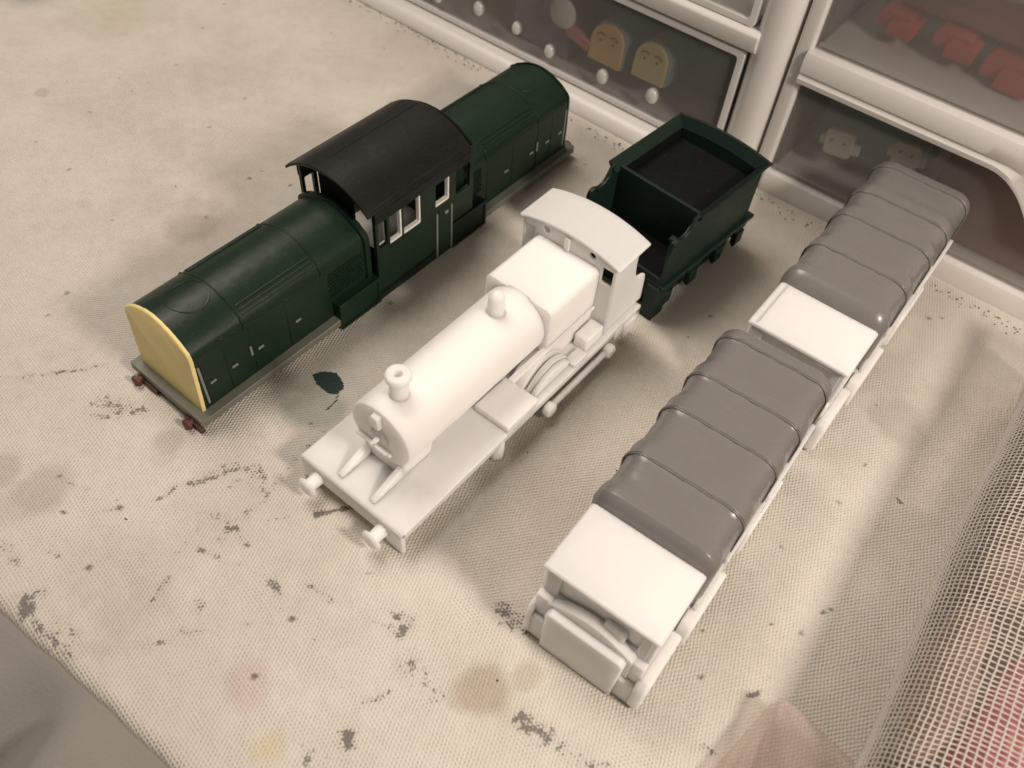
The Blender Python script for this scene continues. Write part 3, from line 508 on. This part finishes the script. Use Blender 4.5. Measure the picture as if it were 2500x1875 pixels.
# ------------------------------------------------------------------ dark green tender
def make_tender():
    r = thing('model_tender', 'dark green model tender with empty open coal space behind the white steam engine', 'model tender', 42.2, 231.3, 51.2)
    G = M['green2']; P = lambda name, m, bev=.2, sm=35, par=r: m.build(name, G, par, bev, sm)
    P('footplate', MB().box(-13.5, 43.2, -19.6, 19.6, 14.4, 16.0), .25)
    prof = [(-12.8, 16), (-12.8, 33.2), (-12.0, 34.6), (-10.2, 35.1), (-7.2, 33.9), (-5.0, 34.2), (-3.2, 35.8), (-1.6, 38.0), (0, 38.6), (39.6, 38.6), (39.6, 16)]
    for sv in (-1, 1):
        P('side_sheet', MB().prism([(a, min(b, 36.4)) for a, b in prof], sv*16.9, sv*18.1, 'v'), .15)
        P('side_flare', MB().loft([[(u, sv*16.0, 37.0), (u, sv*17.8, 36.2), (u, sv*20.0, 39.7), (u, sv*19.7, 40.3)] for u in (-.6, 41.2)]), .12)
        P('front_curve', MB().prism([(-12.8, 30), (-12.8, 33.2), (-12.0, 34.6), (-10.2, 35.1), (-7.2, 33.9), (-5.0, 34.2), (-3.2, 35.8), (-1.6, 38.6), (.2, 40.0), (.8, 36.0), (.8, 30)], sv*17.3, sv*18.5, 'v'), .2)
        fr = [(-12.5, 14.6), (41.5, 14.6), (41.5, 11), (40.8, 5.0), (38.0, 5.2), (36, 7.3), (32, 7.5), (28.5, 5.2), (24, 5), (20.5, 7.2), (15, 7.2), (11, 5.0), (7, 5.0), (3.5, 7.4), (-1, 7.4), (-4.5, 7.4), (-8.5, 7.4), (-9.5, 4.5), (-12.5, 4.5)]
        P('side_frame', MB().prism(fr, sv*15.4, sv*16.6, 'v'), .2)
        for u in (39.3, 25.6, 9.2, -6.3):
            ax = P('axle_box', MB().box(u-2.3, u+2.3, min(sv*16.2, sv*18.6), max(sv*16.2, sv*18.6), 3.2, 9.2).box(u-3.6, u+3.6, min(sv*16.4, sv*18.0), max(sv*16.4, sv*18.0), 9.4, 11.0).box(u-1.2, u+1.2, min(sv*16.4, sv*17.8), max(sv*16.4, sv*17.8), 1.4, 3.3), .35)
        P('step_plate', MB().box(-14.6, -7.5, min(sv*13.5, sv*18.4), max(sv*13.5, sv*18.4), -.2, 15), .25)
    P('underframe', MB().box(-9, 39, -14.5, 14.5, -.3, 14.5), .3)
    n = 15; vs = np.linspace(-16.9, 16.9, n); arch = lambda v: 1.9*(1-(v/19.5)**2)
    P('rear_wall', MB().prism([(-18.1, 16), (18.1, 16), (18.1, 36.4)]+[(v, 36.4+arch(v)) for v in vs[::-1]]+[(-18.1, 36.4)], 38.4, 39.7, 'u'), .15)
    vv = np.linspace(-20, 20, 17)
    P('rear_flare', MB().loft([[(38.3, v*.86, 36.2+arch(v)*.9), (39.7, v*.905, 36.2+arch(v)*.9), (41.6, v, 40.0+arch(v)), (40.5, v*.96, 40.2+arch(v))] for v in vv]), .12)
    P('coal_plate', MB().box(2.2, 3.6, -17, 17, 16, 38.3), .2)
    MB().box(3.4, 38.5, -17, 17, 31.5, 33.0).build('tank_floor', M['primer'], r)
    for sv in (-1, 1): MB().box(3.5, 38.3, min(sv*16.3, sv*17.0), max(sv*16.3, sv*17.0), 33.0, 36.0).build('tank_lining', M['primer'], r)
    MB().box(-12, 2.1, -17, 17, 17.8, 18.6).build('cab_floor', M['primer'], r)
    P('front_plate', MB().box(-13.2, -12.0, -17, 17, 8, 18.5), .2)
    P('brake_handle', MB().tube([(-10.2, 16.2, 28), (-10.2, 16.2, 34.6)], .6, 10).box(-11.2, -9.0, 15.2, 17.2, 33.8, 35.0), .2)
    return r
make_tender()

# ------------------------------------------------------------------ white lorries under grey tarpaulins
def make_lorry(name, label, x, y, deg, su, tail):
    r = thing(name, label, 'model lorry', x, y, deg, group='white model lorries with grey tarpaulins'); W = M['resin']
    P = lambda nm, m, bev=.3, sm=35, par=r, mat=W: m.build(nm, mat, par, bev, sm)
    U = lambda u: u*su
    P('cab_roof', MB().prism([(-16.6, 33.4), (16.6, 33.4), (16.6, 34.5), (15.4, 35.0), (-15.4, 35.0), (-16.6, 34.5)], -.1, 22.1, 'u'), .45)
    if tail: P('roof_rib', MB().box(.6, 21.5, -14.3, -13.8, 34.8, 35.3), .15)
    for sv in (-1, 1):
        P('cab_side', MB().slab([(1.0, 3), (21.8, 3), (21.8, 33.5), (1.0, 33.5)], [rrect(5.5, 18.5, 20, 31, .8, 3)], sv*14.7, sv*16.0, 'v'), .3)
        A = [(-3.6, 1.0), (-3.6, 11.2), (-3.0, 13.6), (-1.4, 15.0), (13.2, 15.4), (15.0, 14.6), (15.6, 12.5), (15.2, 8.5), (12.5, 8.0), (11.0, 4.0), (7.5, 1.2)]
        P('mudguard', MB().prism(A, sv*15.6, sv*(19.0 if sv > 0 else 17.4), 'v'), .8)
        B = [(17.2, 5), (16.8, 12.6), (18.2, 15.2), (21.5, 16.0), (36.0, 16.0), (38.0, 14.2), (38.0, 9.0), (35.5, 8.0), (34, 3.0), (24, 1.0), (19, 2.0)]
        P('side_locker', MB().prism([(U(a), b) for a, b in B], sv*16.4, sv*(20.0 if sv > 0 else 18.4), 'v'), .9)
        P('side_board', MB().box(U(36.5), U(60), min(sv*17.3, sv*18.5), max(sv*17.3, sv*18.5), 15.5, 22.4).box(U(22.2), U(36.6), min(sv*17.0, sv*18.1), max(sv*17.0, sv*18.1), 14, 20.4), .25)
        P('side_board', MB().prism([(U(59.5), 15.5), (U(59.5), 24.6), (U(90.5), 24.6), (U(90.5), 15.5)], sv*17.1, sv*18.7, 'v'), .45)
        A3 = [(U(a), b) for a, b in ((52, 2), (52.5, 13), (55, 15.4), (72, 15.6), (76, 13), (77, 2), (70, .6), (58, .6))]
        P('rear_mudguard', MB().prism(A3, sv*15.6, sv*19.4, 'v'), .9)
    P('cab_back', MB().box(21.0, 22.0, -15, 15, 3, 33.5), .2)
    P('cab_floor', MB().box(.8, 21.8, -15, 15, 3, 15), .3)
    P('chassis', MB().box(-2, U(90), -9.5, 9.5, -.3, 14), .4)
    P('load_bed', MB().box(22, U(91), -17, 17, 13.6, 16.2), .3)
    # front: windscreen opening between posts, scuttle, radiator box
    outl = rect(-15, 15, 2.5, 33.4); P('front_wall', MB().slab(outl, [[(-11.6, 22.8), (11.8, 22.8), (12.2, 31.6), (-11.0, 31.6)]], .7, 2.1, 'u'), .5)
    ar = [(-12.6, 3)]+[(-12.6+25.2*i/16, 21.0+4.4*math.sin(math.pi*i/16)) for i in range(17)]+[(12.6, 3)]
    P('scuttle', MB().prism(ar, -1.8, 1.2, 'u'), .5)
    pl = [(-11.3, .2), (11.0, .2), (11.4, 19.6), (10.3, 21.0), (-10.5, 21.0), (-11.4, 19.6)]
    P('radiator_box', MB().prism(pl, -4.2, -1.5, 'u'), .35)
    P('bumper_block', MB().box(-3.0, 1.2, -17.0, -10.8, .0, 11.5).box(-3.0, 1.2, 10.8, 17.0, .0, 10.5).box(-1.4, 1.2, 10.8, 16.0, 10, 20.5).box(-1.4, 1.2, -16.2, -10.8, 10, 21.5), .4)
    P('dashboard', MB().prism([(4.2, 21.5), (4.2, 23.2), (5.5, 24.2), (8, 23.5), (8, 14), (4.2, 14)], -14.2, 14.2, 'v'), .4)
    P('engine_cover', MB().prism([(-13.5, 14), (-13.5, 25.8), (-8, 24.9), (-3.5, 21.8), (-1.5, 20.5), (-1.5, 14)], 4.3, 13, 'u'), .4)
    P('steering_box', MB().box(-.2, 2.2, 2.2, 8.4, 20, 27.4), .7)
    P('windscreen_panel', MB().box(1.75, 4.2, -14.6, 14.6, 15, 33.4), .2)
    # tarpaulin drawn over five hoops
    hoops = [U(22.6), U(39.6), U(58.6), U(73.6), U(91.5)]; end = U(95.2)
    def section(u, w, tp, rad=6.2, n=7):
        pts = [(u, -w+.25, 17.5)]
        for i in range(n+1):
            a = math.radians(180-90*i/n); pts.append((u, -w+rad+rad*math.cos(a), tp-rad+rad*math.sin(a)))
        k = 9
        for i in range(1, k): 
            v = -w+rad+(2*w-2*rad)*i/k; pts.append((u, v, tp))
        for i in range(n+1):
            a = math.radians(90-90*i/n); pts.append((u, w-rad+rad*math.cos(a), tp-rad+rad*math.sin(a)))
        pts.append((u, w-.25, 17.5)); return pts
    secs = []; us = []
    base_w, base_t = 17.8, 39.4
    for i in range(len(hoops)-1):
        a, b = hoops[i], hoops[i+1]
        for k in range(20):
            us.append(a+(b-a)*k/20)
    us += [hoops[-1]+(end-hoops[-1])*q for q in (0, .35, .7)]
    us = [U(24.6)]+[u for u in us if u > U(25.0)]
    for u in us:
        s = 0
        for a, b in zip(hoops, hoops[1:]):
            if a <= u <= b:
                e = 1 if u-a < 4.2 else max(0, 1-(u-a-4.2)/4.5); e = e*e*(3-2*e); e = max(e, 1-min(1, (b-u)/1.3)); s = (1-e)*(.85+.15*math.sin(math.pi*(u-a)/(b-a)))
        sw = .85*s; ss = .32*s; S = section(u, base_w-sw, base_t-ss)
        S = [(q[0], q[1]+(0 if abs(q[2]-17.5) > .1 else math.copysign(sw*.9, q[1])), q[2]) for q in S]
        secs.append([(q[0], q[1]+.05*math.sin(u*.9+q[2]), q[2]+.10*math.sin(q[1]*.35+u*.5)*s+.05*math.sin(u*1.7+q[1])*s) for q in S])
    first = [[(u, q[1]*f, 17.5+(q[2]-17.5)*g) for q in section(U(22.6), base_w-.2, base_t-.2)] for u, f, g in ((22.15, .93, .80), (22.3, .955, .83), (22.9, .975, .885))]
    last = [[(end+du, q[1]*f, 17.5+(q[2]-17.5)*g) for q in section(end, base_w, base_t)] for du, f, g in ((.0, .995, .995), (.7, .975, .975), (1.1, .93, .93))]
    ta = MB().loft(first+secs+last).build('tarpaulin', M['tarp'], r, 0, 60)
    for k, u in enumerate(hoops[1:]):   # stitched seams
        S = section(u, base_w+.02, base_t+.02); S = [(q[0]+.12*math.sin(q[1]*.8+k), q[1], q[2]) for q in S]
        ptsL = [S[0]]; 
        for a, b in zip(S, S[1:]):
            for j in (1, 2): ptsL.append(tuple(a[i]+(b[i]-a[i])*j/2 for i in range(3)))
        for off in (-.33, .3):
            m = MB().tube([(q[0]+off+random.uniform(-.08, .08), q[1], q[2]) for q in ptsL], [.23+random.uniform(-.07, .07) for _ in ptsL], 7)
            m.build('tarpaulin_seam', M['tarp'], ta, 0, 60)
    return r
make_lorry('model_lorry', 'nearer white model lorry with grey ribbed tarpaulin, cab front facing the camera', 26.65, 83.6, 58.1, 1.0, False)
make_lorry('model_lorry', 'farther white model lorry with grey ribbed tarpaulin, its tail against the plastic drawers', 84.04, 170.9, 56.4, 1.04, True)
# ------------------------------------------------------------------ plastic drawer units at the back
def make_unit_left():
    r = thing('drawer_unit', 'milky plastic drawer unit on the left, two hooded toy blocks seen through its front', 'drawer unit', 44.58, 317.97, -34.6)
    C = M['case']; P = lambda n, m, bev=1.0, par=r: m.build(n, C, par, bev, 40, 3)
    L = -215
    P('base', MB().prism([(-140, -1), (6.5, -1), (6.5, 1.5), (4.5, 4.6), (1.5, 5.8), (-140, 5.8)], L, 46, 'u') if False else MB().add(*base_profile(L, 44, [(-140, -1), (7.5, -1), (7.3, 2.0), (5.0, 4.8), (1.2, 6.2), (-140, 6.2)])))
    P('side_post', MB().prism(rrect(36.6, 50.4, -30, .6, 6.5, 8), -1, 240, 'z'), .3)
    P('side_wall', MB().box(44, 47, -140, -26, -1, 240), .5)
    P('side_wall', MB().box(L, L+3, -140, 0, -1, 240), .5)
    P('back_wall', MB().box(L, 47, -143, -140, -1, 240), .5)
    for z in (53.6, 109):
        P('rail', MB().add(*base_profile(L, 40, [(-8, z), (-1.5, z), (.4, z+.7), (1.6, z+3.2), (1.4, z+7.2), (-.2, z+8.6), (-8, z+8.6)])), .5)
    MB().box(L, 47, -143, 0, 238, 240).build('top', M['frost'], r, .5)
    F = M['frost']
    for k, (z0, z1) in enumerate(((7.6, 52.2), (63.0, 108))):
        d = MB().box(L+5, 35.6, -3.2, -1.9, z0, z1).build('drawer', F, r, .4, 40)
        MB().box(L+5, 35.6, -130, -3.4, z0, z0+1.4).build('drawer_floor', C, d, .3)
        MB().box(34.3, 35.6, -130, -3.4, z0+1.6, z1-2).build('drawer_side', M['frost'], d, .3)
        MB().slab(rrect(L+4.6, 36.1, z0-.4, z1+.6, 1.5, 4), [rrect(L+7.4, 33.6, z0+1.8, z1-1.8, 1.5, 4)], -2.9, -.6, 'v').build('drawer_lip', C, d, .5, 40, 3)
        if k == 0:
            for u, z, s in ((-118.4, 15.0, .95), (-93.5, 19.0, 1.1), (-71.3, 18.6, .95), (-52.4, 15.5, 1.0), (-23.7, 15.8, 1.1), (1.4, 18.1, 1.15)):
                MB().lathe([(.1, 1.5), (1.6, 1.2), (2.6, .5), (3.1, -.5), (3.0, -1.2)], (u, -1.9, z), 'v', 24, (s*.85, 1.05*s)).build('drawer_bump', M['bead'], d, 0, 70)
    return r
def base_profile(u0, u1, prof):
    n = len(prof); vs = [(u0, a, b) for a, b in prof]+[(u1, a, b) for a, b in prof]
    fs = [(i, (i+1) % n, n+(i+1) % n, n+i) for i in range(n)]+[tuple(range(n)), tuple(n+i for i in reversed(range(n)))]
    return vs, fs
make_unit_left()
def in_left(u, v): 
    a = math.radians(-34.6); return 44.58+u*math.cos(a)+v*math.sin(a), 317.97+u*math.sin(a)-v*math.cos(a)
def in_right(u, v):
    a = math.radians(-34.0); return 95.8+u*math.cos(a)+v*math.sin(a), 289.66+u*math.sin(a)-v*math.cos(a)
def hooded(name, label, u, z, w, h, face, hood, tilt=0):
    x, y = in_left(u, -7.5); r = thing(name, label, 'toy block', x, y, -34.6, z); r.rotation_euler.x = math.radians(-6)
    D = [(-w/2, 0), (w/2, 0)]+[(w/2*math.cos(a), h*.52+h*.48*math.sin(a)) for a in np.linspace(0, math.pi, 13)]
    MB().prism(D, 0, 1.8, 'v').build('face_plate', face, r, .4, 50)
    B = [(a*1.08, b*1.06-.3) for a, b in D]; MB().prism(B, -24, -.2, 'v').build('hood', hood, r, .6, 50)
    f = MB()
    for s in (-1, 1): f.lathe([(.6, 1.6), (.55, 2.1), (.1, 2.2)], (s*w*.20, 0, h*.56), 'v', 12).tube([(s*w*.33, 2.0, h*.66), (s*w*.21, 2.05, h*.75), (s*w*.08, 2.0, h*.70)], .3, 6)
    f.build('dots_and_brows', M['feature'], r, 0)
hooded('toy_block', 'peach fronted toy block with dusty blue hood inside the left drawer', -26.6, 18.8, 16.4, 17, M['peach'], M['blue'])
hooded('toy_block', 'straw yellow fronted toy block with dusty blue hood, beside the peach one', -4.6, 20.6, 15.4, 16, M['straw'], M['blue'])
for b in [o for o in COL.objects if o.name.startswith('toy_block')]: b['group'] = 'hooded toy blocks inside the drawer'
def blob(name, label, cat, frame, u, v, z, pts, mat, **kw):
    x, y = frame(u, v); a = -34.6
    o = pts.build(name, mat, None, kw.get('bevel', .8), 60, 3); o.location = (x*MM, y*MM, z*MM); o.rotation_euler = (0, 0, math.radians(a)); o['label'] = label; o['category'] = cat
    if kw.get('group'): o['group'] = kw['group']
    return o
ball = lambda rx, ry, rz: MB().lathe([(max(.05, rx*math.sin(math.pi*i/12)), -rz*math.cos(math.pi*i/12)) for i in range(13)], (0, 0, 0), 'z', 24, (1, ry/rx))
face_disc = MB().lathe([(6.4, -1.2), (6.6, -.4), (6.0, .5), (.2, 1.0)], (0, 0, 0), 'v', 28)
blob('toy_disc', 'round pale grey toy disc with small dots behind the left drawer front', 'toy disc', in_left, -50, -5.5, 32.5, face_disc, M['grey'], bevel=0)
blob('toy_disc', 'round pale toy disc higher up, left of the dotted one', 'toy disc', in_left, -72, -9, 44, MB().lathe([(6.0, -1.2), (6.2, -.4), (5.6, .5), (.2, 1.0)], (0, 0, 0), 'v', 28), M['cream'], bevel=0)
blob('toy_disc', 'round dull disc near the top edge of the picture inside the drawer', 'toy disc', in_left, -95, -9, 40, MB().lathe([(5.5, -1.2), (5.6, -.4), (5.0, .5), (.2, 1.0)], (0, 0, 0), 'v', 28), M['cream'], bevel=0)
blob('purple_block', 'dusky purple toy body behind the round pale disc', 'toy block', in_left, -62, -22, 26, MB().box(-17, 14, -12, 12, -16, 16), M['purple'])
blob('pink_bar', 'short dull pink bar under the round dotted disc', 'toy bar', in_left, -41.5, -8, 24.5, MB().box(-6.5, 6.5, -2, 2, -2.4, 2.4), M['pink']).rotation_euler = (0, math.radians(14), math.radians(-34.6))
blob('dark_block', 'dark slate block deep in the left drawer', 'toy block', in_left, -8, -48, 26, MB().box(-44, 36, -16, 16, -15, 17), M['darkblue'])

def make_unit_right():
    r = thing('drawer_unit', 'milky plastic drawer unit on the right, red toys showing dimly in its upper drawer', 'drawer unit', 95.8, 289.66, -34.0)
    C = M['case']; P = lambda n, m, bev=1.0, par=r: m.build(n, C, par, bev, 40, 3); E = 235
    P('side_post', MB().prism(rrect(-6.6, -.5, -30, 0, 1.6, 4), -1, 240, 'z'), .3)
    P('side_wall', MB().box(-6, -3, -150, -28, -1, 240), .5); P('side_wall', MB().box(E-3, E, -150, 0, -1, 240), .5)
    P('back_wall', MB().box(-6, E, -153, -150, -1, 240), .5); MB().box(-6, E, -153, 0, 238, 240).build('top', M['frost'], r, .5)
    P('base', MB().add(*base_profile(-1.5, E, [(-150, -1), (.6, -1), (.9, 5.5), (.1, 8.0), (-1.0, 8.6), (-150, 8.6)])), .4)
    # rail with a finger scoop in its lower lip
    n = 110; secs = []
    for i in range(n+1):
        u = -1.5+(E+1.5)*i/n; dip = min(1, max(0, (u-71)/24)**2)*min(1, max(0, (165-u)/24)**2); lo = 48.4-dip*17
        secs.append([(u, -8, lo+.5), (u, -1.0, lo), (u, 1.8+dip*2.0, lo+.3), (u, 2.2+dip*1.5, lo+2.2), (u, .9+dip*.6, lo+3.6+dip*9), (u, 1.9, 53.0), (u, 2.3, 57.6), (u, 1.2, 60.4), (u, -1.5, 61.0), (u, -8, 61.0)])
    P('rail', MB().loft(secs), 0)
    F = M['frost']
    for k, (z0, z1) in enumerate(((9.2, 58.5), (61.8, 112))):
        d = MB().box(.2, E-6, -3.0, -1.8, z0, z1).build('drawer', F, r, .3, 40)
        MB().box(.2, E-6, -140, -3.2, z0, z0+1.3).build('drawer_floor', C, d, .3)
        MB().box(.2, 1.5, -140, -3.2, z0+1.5, z1-3).build('drawer_side', F, d, .3)
    P('rail', MB().box(-1.5, E, -8, 1.5, 113.5, 122), .8)
    return r
make_unit_right()
def small_face(u, z, label, s=1.0):
    x, y = in_right(u, -9); r = thing('pale_toy', label, 'toy', x, y, -34, z, group='small pale toy heads in the right drawer'); r.rotation_euler.y = math.radians(-8)
    MB().prism(rrect(-5.4*s, 5.4*s, -5.2*s, 5.2*s, 1.6, 4), -3, 0, 'v').box(-7.6*s, -5.2*s, -2.4, -.6, -2.0, 1.6).box(5.2*s, 8.2*s, -2.4, -.6, -3.2, .6).build('head', M['cream'], r, .5)
    MB().lathe([(.6, 0), (.5, .4), (.1, .5)], (-2.4*s, 0, 1.2), 'v', 10).lathe([(.6, 0), (.5, .4), (.1, .5)], (2.4*s, 0, .6), 'v', 10).build('dots', M['feature'], r, 0)
small_face(19.5, 26.5, 'small pale square toy head with two dots, left one in the lower right drawer')
small_face(44, 33.5, 'small pale toy head just above the far lorry tarpaulin', .9)
blob('maroon_block', 'maroon block dim behind the lower right drawer front', 'toy block', in_right, 88, -20, 28, MB().box(-30, 26, -12, 12, -17, 14), M['darkred'])
blob('slate_block', 'slate blue block dim behind the small toy heads', 'toy block', in_right, 30, -38, 28, MB().box(-24, 20, -14, 14, -14, 14), M['darkblue'])
for i, (u, z, w, lab) in enumerate(((19, 73, 7, 'red toy end on the left of the row in the upper drawer'), (40, 73.5, 7.5, 'second red toy end in the row behind frosted plastic'), (60, 71, 9, 'largest bright red toy end at the right of the row'))):
    blob('red_toy', lab, 'toy', in_right, u, -22, z-1, MB().prism(rrect(-w, w*.7, -w*.42, w*.36, 1.5, 3), -9, 3, 'v').prism(rrect(-w*.3, w*1.05, -w*.62, w*.1, 1.2, 3), -6, 5, 'v'), M['redtoy'], bevel=1.2, group='red toys in the upper right drawer')
blob('maroon_bar', 'long maroon toy behind the row of red toy ends', 'toy', in_right, 52, -32, 84, MB().box(-36, 40, -8, 8, -8, 6), M['darkred'])
blob('slate_bar', 'long slate blue block at the back of the upper drawer', 'toy block', in_right, 50, -62, 84, MB().box(-44, 60, -14, 14, -20, 16), M['darkblue'])
blob('olive_ball', 'dull olive round toy near the top right corner of the picture', 'toy', in_right, 50, -14, 101, ball(8, 8, 8), M['olive'], bevel=0)

# ------------------------------------------------------------------ white mesh bag with coloured things in it
def make_net():
    hd = 58.5; a = math.radians(hd); ux, uy = math.cos(a), math.sin(a); nx, ny = -uy, ux
    cx, cy = nx*-73+ux*60, ny*-73+uy*60
    r = thing('mesh_bag', 'white nylon mesh bag lying along the right edge, pink and red cloth inside', 'mesh bag', cx, cy, hd)
    A, B = 27.5, 18.5
    def node(i, j, ni, nj, k=1.0):
        u = -60+ (262*i/ni); th = 2*math.pi*j/nj
        s = 1+.012*math.sin(u*.06+1)
        v = A*k*s*math.copysign(abs(math.cos(th))**.9, math.cos(th)); z = B*k*s*math.copysign(abs(math.sin(th))**.9, math.sin(th))
        g = (.7*sn(np.array(u), np.array(th*22), 21, .12)+.5*sn(np.array(u), np.array(th*22), 22, .3))*(.35+.65*max(0, math.sin(th)))
        return (u+float(.55*sn(np.array(u), np.array(th*22), 23, .5))+random.uniform(-.09, .09), v+float(g)*.35+.5*math.sin(u*.045)+random.uniform(-.07, .07), B*.97+z+float(g)*.5*(z > -10)+random.uniform(-.1, .1))
    ni, nj = 186, 90
    vs = [node(i, j, ni, nj) for i in range(ni+1) for j in range(nj)]
    fs = [(i*nj+j, i*nj+(j+1) % nj, (i+1)*nj+(j+1) % nj, (i+1)*nj+j) for i in range(ni) for j in range(nj)]
    m = MB(); m.v = vs; m.f = fs; o = m.build('net', M['netwhite'], r, 0, 0)
    sd = o.modifiers.new('Subdivision', 'SUBSURF'); sd.levels = sd.render_levels = 0
    w = o.modifiers.new('Wireframe', 'WIREFRAME'); w.thickness = .00062; w.use_even_offset = False; w.use_replace = True
    for p in o.data.polygons: p.use_smooth = True
    # opaque brown liner added to deepen the bag's shadow, plus coloured pieces inside
    def lump(name, label, mat, u0, u1, v0, z0, rv, rz, cat):
        secs = []; n = 18; K = 26
        for i in range(n+1):
            q = i/n; u = u0+(u1-u0)*q; e = math.sin(math.pi*min(max(q, .02), .98))**.35
            secs.append([(u, v0+rv*e*math.cos(t_)*(1+.07*math.sin(3*t_+u*.12)), z0+rz*e*math.sin(t_)*(1+.06*math.sin(2*t_+u*.2))) for t_ in [2*math.pi*k/K for k in range(K)]])
        o = MB().loft(secs).build(name, mat, None, 0, 70); o.location = (cx*MM, cy*MM, 0); o.rotation_euler = (0, 0, a); o['label'] = label; o['category'] = cat
    lump('brown_liner', 'dark brown opaque liner added inside the white mesh bag to deepen its shadow', M['brown'], -56, 196, 1.5, 15.8, 23.0, 15.6, 'cloth')
    lump('rose_cloth', 'rose pink cloth in the mesh bag at the lower right corner', M['rose'], 0, 92, -2, 25.0, 11.5, 8.0, 'cloth')
    lump('orange_cloth', 'pale orange cloth patch under the mesh', M['orange'], 38, 92, -16.0, 19.5, 8.2, 9.0, 'cloth')
    lump('peach_cloth', 'peach cloth patch in the mesh bag near the right picture edge', M['orange'], 92, 122, -13.5, 24.5, 8.5, 7.0, 'cloth')
    lump('scarlet_cloth', 'bright scarlet cloth at the very corner inside the mesh bag', M['scarlet'], 20, 68, 7.5, 25.5, 7.0, 8.6, 'cloth')
make_net()

# ------------------------------------------------------------------ thin clear bag at the lower edge
def make_bag():
    tip = Vector((76.5, 74.5, 9)); n = 26; m = MB()
    def sheet(P00, P01, P10, P11, amp, ph):
        vs = []; 
        for i in range(n+1):
            for j in range(n+1):
                s, q = i/n, j/n; p = (Vector(P00)*(1-s)+Vector(P10)*s)*(1-q)+(Vector(P01)*(1-s)+Vector(P11)*s)*q
                b = math.sin(math.pi*q)*math.sin(math.pi*min(s*1.2, 1)*.5)
                z = p.z+amp*b*1.6+.55*math.sin(9*q+4*s+ph)*s+.35*math.sin(19*q-7*s+ph)*s+.3*math.sin(31*s+11*q)*s*q
                vs.append((p.x, -p.y, max(z, .6)))
        m.add(vs, [(i*(n+1)+j, i*(n+1)+j+1, (i+1)*(n+1)+j+1, (i+1)*(n+1)+j) for i in range(n) for j in range(n)])
    sheet((75.9, 75.6, 8), (78.2, 75.0, 8), (60, 36, 10), (112, 44, 9), 4.5, .4)
    sheet((74.8, 74.6, 5), (76.6, 74.6, 8), (43, 40, 1.2), (60, 36, 7), 1.2, 2.0)
    o = m.build('clear_bag', M['bag'], None, 0, 0, recalc=False)
    for p in o.data.polygons: p.use_smooth = True
    s = o.modifiers.new('Solidify', 'SOLIDIFY'); s.thickness = .00012
    o['label'] = 'thin see-through pinkish plastic bag at the bottom edge, its corner pointing up'; o['category'] = 'plastic bag'
make_bag()

def make_jar():
    r = thing('paint_jar', 'green jar, only its rim showing at the top left corner', 'jar', -252, 392, 0)
    MB().lathe([(9.5, -.3), (10.5, .6), (10.5, 30), (9, 33)], (0, 0, 0), 'z', 32).build('jar_body', M['jar'], r, 0, 40)
    MB().lathe([(9.8, 33), (10, 34), (10, 41), (9, 42)], (0, 0, 0), 'z', 32).build('jar_lid', M['olive'], r, 0, 40)
make_jar()
